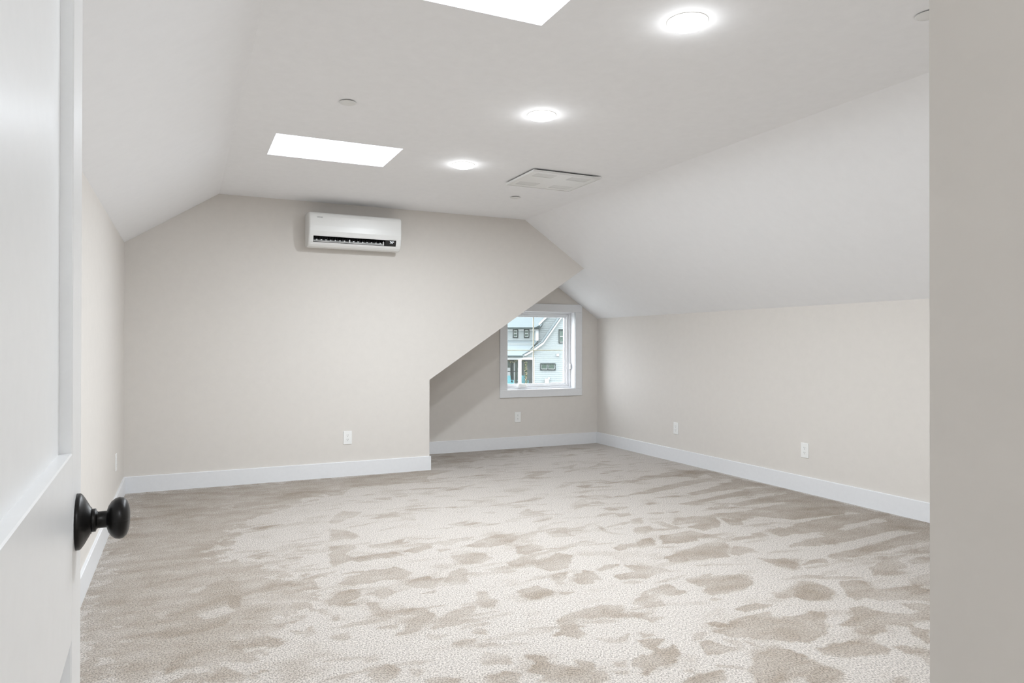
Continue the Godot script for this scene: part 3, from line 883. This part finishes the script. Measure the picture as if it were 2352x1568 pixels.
func build_air_conditioner() -> void:
	var l0 := 0.968
	var l1 := 1.79
	var o := thing("air_conditioner", "white wall mounted split air conditioner high on the far wall", "air conditioner", P(l0, 2.045, FAR))
	var full := PackedVector2Array([Vector2(0, 0.012), Vector2(0.07, 0.002), Vector2(0.12, 0.0), Vector2(0.15, 0.006), Vector2(0.172, 0.022), Vector2(0.188, 0.046), Vector2(0.199, 0.074), Vector2(0.206, 0.105), Vector2(0.209, 0.135), Vector2(0.21, 0.18), Vector2(0.208, 0.262), Vector2(0.205, 0.282), Vector2(0.197, 0.292), Vector2(0.185, 0.297), Vector2(0.165, 0.3), Vector2(0.0, 0.305)])
	var cut := PackedVector2Array([Vector2(0, 0.012), Vector2(0.07, 0.002), Vector2(0.12, 0.0), Vector2(0.15, 0.006), Vector2(0.172, 0.022), Vector2(0.1845, 0.04), Vector2(0.17, 0.043), Vector2(0.09, 0.06), Vector2(0.09, 0.1), Vector2(0.17, 0.098), Vector2(0.2025, 0.092), Vector2(0.206, 0.105), Vector2(0.209, 0.135), Vector2(0.21, 0.18), Vector2(0.208, 0.262), Vector2(0.205, 0.282), Vector2(0.197, 0.292), Vector2(0.185, 0.297), Vector2(0.165, 0.3), Vector2(0.0, 0.305)])
	var wide := l1 - l0
	var s0 := 0.04
	var s1 := wide - 0.05
	var mid := Vector2(0.0, 0.16)
	var body := Node3D.new()
	body.name = "body"
	o.add_child(body)
	var st := begin()
	add_loft(st, full, [[0.0, 0.93], [0.003, 0.965], [0.009, 0.99], [0.017, 1.0], [s0, 1.0]], mid)
	add_loft(st, cut, [[s0, 1.0], [s1, 1.0]], mid)
	add_loft(st, full, [[s1, 1.0], [wide - 0.017, 1.0], [wide - 0.009, 0.99], [wide - 0.003, 0.965], [wide, 0.93]], mid)
	obj("shell", st, M.unit_plastic, body)
	# front panel standing a little proud of the shell
	st = begin()
	var face := PackedVector2Array([Vector2(0.2, 0.1), Vector2(0.2075, 0.1), Vector2(0.2115, 0.135), Vector2(0.2125, 0.18), Vector2(0.2105, 0.262), Vector2(0.2078, 0.277), Vector2(0.2, 0.28)])
	add_loft(st, face, [[0.01, 0.985], [0.016, 1.0], [wide - 0.016, 1.0], [wide - 0.01, 0.985]], Vector2(0.2, 0.19))
	obj("front_panel", st, M.unit_plastic, body)
	# dark air outlet, louvre and fins
	st = begin()
	add_box(st, Vector3(s0 + 0.002, 0.05, 0.091), Vector3(s1 - 0.002, 0.099, 0.094))
	add_box(st, Vector3(s0 + 0.002, 0.0965, 0.094), Vector3(s1 - 0.002, 0.0978, 0.175))
	add_box(st, Vector3(s0 + 0.001, 0.045, 0.094), Vector3(s0 + 0.004, 0.0965, 0.17))
	for k in 28:
		var x := lerpf(s0 + 0.02, s1 - 0.12, k / 27.0)
		add_box(st, Vector3(x, 0.062, 0.1), Vector3(x + 0.002, 0.096, 0.125))
	obj("air_outlet", st, M.dark_plastic, o)
	var d0 := s1 - 0.098
	st = begin()
	var blade := PackedVector2Array([Vector2(0.13, 0.066), Vector2(0.1345, 0.069), Vector2(0.186, 0.0495), Vector2(0.1875, 0.046), Vector2(0.183, 0.0455), Vector2(0.155, 0.0545)])
	add_loft(st, blade, [[s0 + 0.006, 1.0], [d0 - 0.012, 1.0]], Vector2(0.16, 0.055))
	var louvre := obj("louvre", st, M.unit_plastic, o)
	for k in 15:
		var x := lerpf(s0 + 0.03, d0 - 0.04, k / 14.0)
		box_part("fin", Vector3(x, 0.06, 0.139), Vector3(x + 0.012, 0.0715, 0.147), M.unit_plastic, louvre, 0.001)
	box_part("bracket", Vector3((s0 + d0) / 2 - 0.004, 0.05, 0.15), Vector3((s0 + d0) / 2 + 0.004, 0.078, 0.18), M.unit_plastic, louvre, 0.002)
	box_part("bracket", Vector3(d0 - 0.016, 0.045, 0.15), Vector3(d0 - 0.009, 0.08, 0.185), M.unit_plastic, louvre, 0.002)
	# display at the right end of the outlet
	st = begin()
	var shown := PackedVector2Array([Vector2(0.1, 0.041), Vector2(0.1852, 0.0402), Vector2(0.2028, 0.0925), Vector2(0.1, 0.098)])
	add_loft(st, shown, [[d0, 1.0], [s1 - 0.002, 1.0]], Vector2(0.15, 0.07))
	var display := obj("display_panel", st, M.display_glass, o)
	var lean := atan2(0.2028 - 0.1852, 0.0925 - 0.0402)
	var font := SystemFont.new()
	font.font_names = PackedStringArray(["Droid Sans"])
	var write := func(called: String, text: String, high: float, at: Vector3, tilt: float, m: Material, parent: Node) -> void:
		var t := TextMesh.new()
		t.text = text
		t.font = font
		t.font_size = 32
		t.pixel_size = high / 32.0 * 1.36
		t.depth = 0.0006
		t.material = m
		var n := MeshInstance3D.new()
		n.name = called
		n.mesh = t
		parent.add_child(n, true)
		n.position = at
		n.rotation.x = tilt
	write.call("temperature_digits", "70°", 0.019, Vector3((d0 + s1) / 2 + 0.01, 0.073, 0.1967), lean, M.lit_digits, display)
	write.call("lettering", "SAMSUNG", 0.0082, Vector3(0.092, 0.253, 0.2114), -0.02, M.logo_grey, body)
	box_part("mounting_plate", Vector3(0.06, 0.03, -0.002), Vector3(wide - 0.1, 0.28, 0.002), M.metal_plate, o, 0.0)


# ---------------------------------------------------------------- outdoors
func clapboards(st: SurfaceTool, outline: PackedVector2Array, z: float, pitch := 0.14) -> void:
	var lo := outline[0]
	var hi := outline[0]
	for q in outline:
		lo = lo.min(q)
		hi = hi.max(q)
	var y := lo.y
	while y < hi.y:
		for piece in Geometry2D.intersect_polygons(outline, PackedVector2Array([Vector2(lo.x, y), Vector2(hi.x, y), Vector2(hi.x, y + pitch), Vector2(lo.x, y + pitch)])):
			var t := Geometry2D.triangulate_polygon(piece)
			var out := func(q: Vector2) -> Vector3: return Vector3(q.x, q.y, z + 0.022 * (1.0 - (q.y - y) / pitch))
			for i in range(0, t.size(), 3):
				tri(st, out.call(piece[t[i]]), out.call(piece[t[i + 1]]), out.call(piece[t[i + 2]]), Vector3(0, 0, 1))
			var a := 99999.0
			var b := -99999.0
			for q in piece:
				if absf(q.y - y) < 0.001:
					a = minf(a, q.x)
					b = maxf(b, q.x)
			if b > a:
				quad(st, Vector3(a, y, z), Vector3(b, y, z), Vector3(b, y, z + 0.022), Vector3(a, y, z + 0.022), Vector3(0, -1, 0))
		y += pitch


func sheet(st: SurfaceTool, a: Vector3, b: Vector3, c: Vector3, d: Vector3, thick: float) -> void:
	# a slab on the quad a b c d, thick downwards along its normal
	var n := (b - a).cross(d - a).normalized()
	if n.y < 0:
		n = -n
	var q := [a, b, c, d]
	var mid := (a + b + c + d) / 4 - n * thick / 2
	quad(st, a, b, c, d, n)
	quad(st, a - n * thick, b - n * thick, c - n * thick, d - n * thick, -n)
	for i in 4:
		var s: Vector3 = q[i]
		var e: Vector3 = q[(i + 1) % 4]
		quad(st, s, e, e - n * thick, s - n * thick, (s + e) / 2 - mid)


func house_window(house: Node3D, x0: float, x1: float, y0: float, y1: float, z: float, lights: int) -> void:
	var st := begin()
	var f := 0.075
	add_box(st, Vector3(x0, y0, z), Vector3(x1, y0 + f, z + 0.08))
	add_box(st, Vector3(x0, y1 - f, z), Vector3(x1, y1, z + 0.08))
	add_box(st, Vector3(x0, y0 + f, z), Vector3(x0 + f, y1 - f, z + 0.08))
	add_box(st, Vector3(x1 - f, y0 + f, z), Vector3(x1, y1 - f, z + 0.08))
	if lights == 2:
		add_box(st, Vector3((x0 + x1) / 2 - f / 2, y0 + f, z), Vector3((x0 + x1) / 2 + f / 2, y1 - f, z + 0.08))
	var w := obj("window", st, M.house_frame, house)
	var step := (x1 - x0 - f) / lights
	for k in lights:
		var a := x0 + f + step * k
		var b := a + step - f
		box_part("pane", Vector3(a, y0 + f, z), Vector3(b, y1 - f, z + 0.02), M.house_pane, w, 0.0)
		st = begin()
		var s := 0.022
		add_box(st, Vector3(a, y0 + f, z + 0.02), Vector3(b, y0 + f + s * 1.3, z + 0.05))
		add_box(st, Vector3(b - s, y0 + f + s * 1.3, z + 0.02), Vector3(b, y1 - f, z + 0.05))
		add_box(st, Vector3(a, y0 + f + s * 1.3, z + 0.02), Vector3(a + s * 0.7, y1 - f, z + 0.05))
		if lights == 1:
			add_box(st, Vector3(a, (y0 + y1) / 2 - 0.015, z + 0.02), Vector3(b, (y0 + y1) / 2 + 0.015, z + 0.05))
		obj("sash", st, M.house_white, w)


func build_outdoors() -> void:
	var st := begin()
	add_box(st, Vector3(-90, -2.6, -150), Vector3(120, -2.2, -9.0))
	var g := obj("ground", st, M.bounce_ground)  # out of view; its pale colour is there to bounce light upwards
	tag(g, "unseen ground between the room and the neighbouring house, made pale to bounce light", "ground", "", "structure")

	var yaw := deg_to_rad(25.03)
	var house := thing("neighbour_house", "pale grey clapboard house with a flared gable and a porch, outside the window", "house", Vector3(sin(yaw) * 50.0, 0, -cos(yaw) * 50.0))
	house.rotation.y = -yaw
	var A := Vector2(0.72, 0.33)
	var B := Vector2(1.49, 0.76)
	var C := Vector2(2.17, 1.25)
	var D := Vector2(3.38, 2.98)
	var T := Vector2(6.0, 6.74)
	var line: Array[Vector2] = [A, B, C, D, T, Vector2(12 - D.x, D.y), Vector2(12 - C.x, C.y), Vector2(12 - B.x, B.y), Vector2(12 - A.x, A.y)]
	# front gable wall
	st = begin()
	clapboards(st, PackedVector2Array([Vector2(1.55, -2.2), Vector2(10.45, -2.2), Vector2(10.45, 0.28), line[7], line[6], line[5], T, D, C, B, Vector2(0.75, 0.3), Vector2(1.55, 0.28)]), 0.0)
	# side of the wing, wall beside the dormer, dormer, porch back wall
	clapboards(st, PackedVector2Array([Vector2(1.95, 1.3), Vector2(5.5, 1.3), Vector2(5.5, 6.1), Vector2(2.1, 2.66), Vector2(1.95, 2.5)]), -4.1)
	clapboards(st, PackedVector2Array([Vector2(-4.0, 1.4), Vector2(2.0, 1.4), Vector2(2.0, 2.45), Vector2(-4.0, 2.45)]), -4.0)
	clapboards(st, PackedVector2Array([Vector2(-4.0, -1.95), Vector2(1.5, -1.95), Vector2(1.5, 0.3), Vector2(-4.0, 0.3)]), -2.4)
	var siding := obj("siding", st, M.siding_paint, house)
	siding.set_meta("kind", "stuff")
	st = begin()
	add_box(st, Vector3(1.55, -2.2, -0.02), Vector3(10.45, 0.3, -9.0))
	add_box(st, Vector3(-4.0, -2.2, -2.45), Vector3(1.5, 1.3, -9.0))
	add_box(st, Vector3(-3.95, 1.3, -4.1), Vector3(1.95, 2.4, -9.0))
	obj("core_walls", st, M.siding_paint, house)
	# roofs
	for k in 8:
		st = begin()
		sheet(st, Vector3(line[k].x, line[k].y + 0.14, 0.3), Vector3(line[k + 1].x, line[k + 1].y + 0.14, 0.3), Vector3(line[k + 1].x, line[k + 1].y + 0.14, -9.0), Vector3(line[k].x, line[k].y + 0.14, -9.0), 0.07)
		obj("roof_slope", st, M.shingle_dark, house)
		st = begin()
		var a := line[k]
		var b := line[k + 1]
		var n := Vector2(-(b.y - a.y), b.x - a.x).normalized() * 0.13
		add_prism(st, PackedVector2Array([a + n * 0.25, b + n * 0.25, b - n * 0.5, a - n * 0.5]), -0.29, -0.03)
		obj("rake_board", st, M.house_white, house)
	st = begin()
	sheet(st, Vector3(-4.2, 0.42, 0.35), Vector3(0.9, 0.42, 0.35), Vector3(2.0, 1.5, -4.0), Vector3(-4.2, 1.5, -4.0), 0.08)
	obj("porch_roof", st, M.shingle_pale, house)
	box_part("fascia", Vector3(-4.2, 0.26, 0.33), Vector3(0.78, 0.38, 0.41), M.house_fascia, house, 0.0)
	st = begin()
	sheet(st, Vector3(-4.2, 2.5, -3.65), Vector3(2.1, 2.5, -3.65), Vector3(5.2, 5.6, -8.2), Vector3(-4.2, 5.6, -8.2), 0.06)
	obj("upper_roof", st, M.shingle_pale, house)
	box_part("fascia", Vector3(-4.2, 2.37, -3.7), Vector3(2.1, 2.47, -3.6), M.house_fascia, house, 0.0)
	st = begin()
	add_prism(st, PackedVector2Array([Vector2(2.05, 2.62), Vector2(5.5, 6.05), Vector2(5.5, 6.23), Vector2(2.05, 2.8)]), 3.95, 4.06)
	obj("rake_board", st, M.house_white, house)
	st = begin()
	add_prism(st, PackedVector2Array([Vector2(1.8, 2.38), Vector2(2.12, 2.38), Vector2(2.12, 2.66), Vector2(1.75, 2.5)]), 3.6, 4.0)
	obj("eave_return", st, M.house_fascia, house)
	# white trim
	box_part("frieze_board", Vector3(-4.0, 2.25, -4.0), Vector3(1.82, 2.36, -3.95), M.house_white, house, 0.0)
	box_part("corner_board", Vector3(1.81, 1.48, -4.0), Vector3(2.04, 2.38, -3.94), M.house_white, house, 0.0)
	box_part("corner_board", Vector3(1.46, -2.2, -0.2), Vector3(1.61, 0.1, 0.04), M.house_white, house, 0.0)
	box_part("porch_beam", Vector3(-4.0, 0.1, -0.15), Vector3(1.6, 0.27, 0.06), M.house_white, house, 0.0)
	for x in [0.435, -2.2]:
		box_part("column", Vector3(x, -1.95, -0.15), Vector3(x + 0.25, 0.1, 0.05), M.house_white, house, 0.01)
	box_part("porch_floor", Vector3(-4.0, -2.2, -2.4), Vector3(1.5, -1.95, 0.1), M.decking, house, 0.0)
	box_part("porch_ceiling", Vector3(-4.0, 0.28, -2.4), Vector3(1.5, 0.31, -0.1), M.house_white, house, 0.0)
	# windows
	house_window(house, 2.015, 3.10, -0.65, -0.15, 0.02, 2)
	house_window(house, 3.32, 4.0, 1.27, 2.27, 0.02, 1)
	house_window(house, 0.067, 0.47, 1.70, 2.36, -3.98, 1)
	house_window(house, 0.905, 1.33, 1.70, 2.36, -3.98, 1)
	house_window(house, -1.2, -0.78, 1.70, 2.36, -3.98, 1)
	# glazed porch doors
	for x in [-0.75, 0.02]:
		st = begin()
		for q in [[0.0, 0.07, 0.0, 2.05], [0.68, 0.75, 0.0, 2.05], [0.07, 0.68, 0.0, 0.16], [0.07, 0.68, 1.96, 2.05], [0.07, 0.68, 1.1, 1.15]]:
			add_box(st, Vector3(x + q[0], -1.95 + q[2], -2.37), Vector3(x + q[1], -1.95 + q[3], -2.3))
		var leaf := obj("porch_door", st, M.house_frame, house)
		box_part("pane", Vector3(x + 0.06, -1.85, -2.36), Vector3(x + 0.69, 0.1, -2.34), M.house_pane, leaf, 0.0)
		st = begin()
		add_box(st, Vector3(x + 0.12, -1.75, -2.335), Vector3(x + 0.2, 0.04, -2.33))
		add_box(st, Vector3(x + 0.42, -1.75, -2.335), Vector3(x + 0.62, -0.55, -2.33))
		obj("curtain", st, M.house_white, leaf)
	# lamp on the gable
	box_part("wall_lamp", Vector3(3.16, 0.345, 0.02), Vector3(3.35, 0.53, 0.16), M.house_white, house, 0.03)
	# things standing outside
	var to_world := func(v: Vector3) -> Vector3: return house.transform * v
	var meter := thing("utility_box", "small white box with a stub pipe standing against the gable wall", "utility box", to_world.call(Vector3(2.5, -2.2, 0.2)))
	meter.rotation.y = -yaw
	box_part("cabinet", Vector3(-0.17, 0, -0.13), Vector3(0.12, 0.95, 0.1), M.house_white, meter, 0.02)
	box_part("pipe", Vector3(0.06, 0.93, -0.1), Vector3(0.17, 1.06, -0.02), M.house_white, meter, 0.01)
	for a in [[-0.28, "teal slatted porch chair in front of the glazed doors"], [0.8, "teal slatted porch chair beside the white porch column"]]:
		var ch := thing("porch_chair", a[1], "chair", to_world.call(Vector3(a[0], -1.95, -1.1)), "teal chairs on the neighbour's porch")
		ch.rotation.y = -yaw + 0.25
		box_part("seat", Vector3(-0.28, 0.3, -0.25), Vector3(0.28, 0.36, 0.3), M.teal_paint, ch, 0.01)
		for k in 4:
			var slat := box_part("back_slat", Vector3(-0.27 + k * 0.14, 0.0, -0.02), Vector3(-0.15 + k * 0.14, 0.55, 0.01), M.teal_paint, ch, 0.006)
			slat.position = Vector3(0, 0.33, -0.24)
			slat.rotation.x = -0.3
		for s in [-1.0, 1.0]:
			box_part("arm", Vector3(s * 0.26, 0.52, -0.3), Vector3(s * 0.37, 0.55, 0.32), M.teal_paint, ch, 0.008)
			box_part("leg", Vector3(s * 0.29, 0, 0.22), Vector3(s * 0.35, 0.52, 0.3), M.teal_paint, ch, 0.008)
			box_part("leg", Vector3(s * 0.24, 0, -0.3), Vector3(s * 0.3, 0.52, -0.24), M.teal_paint, ch, 0.008)
	for a in [[Vector3(1.0, -1.8, -0.5), Vector3(1.0, -0.06, -0.5), "green garland with pale dots coloured as tiny lights hanging down beside the porch column"], [Vector3(-1.0, -0.02, -2.1), Vector3(0.95, -0.05, -2.1), "green garland with pale dots coloured as tiny lights draped over the porch doors"]]:
		var gl := thing("garland", a[2], "garland", to_world.call(a[0]))
		gl.rotation.y = -yaw
		var run: Vector3 = a[1] - a[0]
		st = begin()
		var bl := begin()
		for k in 160:
			var q := run * (k / 160.0) + Vector3(clampf(rng.randfn(0, 0.05), -0.07, 0.07), clampf(rng.randfn(0, 0.05), -0.05, 0.05), clampf(rng.randfn(0, 0.05), -0.07, 0.07))
			if run.x > 1.0:
				q.y += 0.07 * sin(k / 160.0 * PI * 3.0)
			var u := Vector3(rng.randfn(), rng.randfn(), rng.randfn()).normalized() * 0.07
			var v := Vector3(rng.randfn(), rng.randfn(), rng.randfn()).normalized() * 0.03
			quad(st, q - u - v, q + u - v, q + u + v, q - u + v, Vector3(0, 0, 1))
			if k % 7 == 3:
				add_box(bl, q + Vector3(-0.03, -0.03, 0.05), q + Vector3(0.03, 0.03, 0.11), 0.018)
		obj("foliage", st, M.garland_green, gl)
		obj("bulb_dots", bl, M.bulb_colour, gl)


# ---------------------------------------------------------------- everything
func _ready() -> void:
	rng.seed = 7
	var cam := Camera3D.new()
	cam.name = "camera"
	cam.fov = rad_to_deg(2.0 * atan(784.0 / 1612.0))
	cam.near = 0.02
	cam.far = 400.0
	add_child(cam)
	cam.position = Vector3(0, 1.2, 0)
	cam.rotation = Vector3(deg_to_rad(0.226), deg_to_rad(-25.03), deg_to_rad(0.076))
	cam.current = true
	var sky := Sky.new()
	var air := ProceduralSkyMaterial.new()
	air.sky_top_color = Color(0.93, 0.965, 1.0)
	air.sky_horizon_color = Color(0.95, 0.97, 1.0)
	air.sky_curve = 0.3
	air.ground_bottom_color = Color(0.42, 0.45, 0.4)
	air.ground_horizon_color = Color(0.75, 0.78, 0.78)
	air.sky_energy_multiplier = 1.0
	sky.sky_material = air
	var env := Environment.new()
	env.background_mode = Environment.BG_SKY
	env.sky = sky
	env.background_energy_multiplier = SKY_POWER
	env.tonemap_mode = Environment.TONE_MAPPER_LINEAR
	env.tonemap_exposure = EXPOSURE
	env.sdfgi_enabled = true
	env.ssao_enabled = true
	env.ssil_enabled = true
	var world := WorldEnvironment.new()
	world.environment = env
	add_child(world)

	make_materials()
	build_shell()
	build_window()
	build_skylights()
	build_door()
	build_lamp(1.785, 2.2, "round recessed ceiling light in line with the skylight nearest the doorway")
	build_lamp(1.785, 3.44, "middle recessed ceiling light of the row, between the two skylights")
	build_lamp(1.78, 4.63, "recessed ceiling light between the second skylight and the square vent")
	build_lamp(0.38, -0.95, "added unseen ceiling light in the hallway, brightening the door and doorway edge", HALL_FILL_POWER)  # lamp added out of view to brighten the doorway edge and door
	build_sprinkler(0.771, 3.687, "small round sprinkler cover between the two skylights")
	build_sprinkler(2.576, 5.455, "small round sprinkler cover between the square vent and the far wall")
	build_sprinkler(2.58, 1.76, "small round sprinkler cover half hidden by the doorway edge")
	build_vent()
	build_air_conditioner()
	build_outlet(P(1.347, 0.351, FAR), 0.0, "white duplex outlet on the far wall below the air conditioner")
	build_outlet(P(3.494, 0.359, DEEP), 0.0, "white duplex outlet under the window in the alcove")
	build_outlet(P(RIGHT, 0.342, 5.805), -PI / 2, "white duplex outlet on the knee wall, nearer the alcove")
	build_outlet(P(RIGHT, 0.342, 4.158), -PI / 2, "white duplex outlet on the knee wall, farther from the alcove")
	build_outlet(P(LEFT, 0.361, 5.69), PI / 2, "white outlet seen edge on along the side wall behind the door")
	build_outdoors()
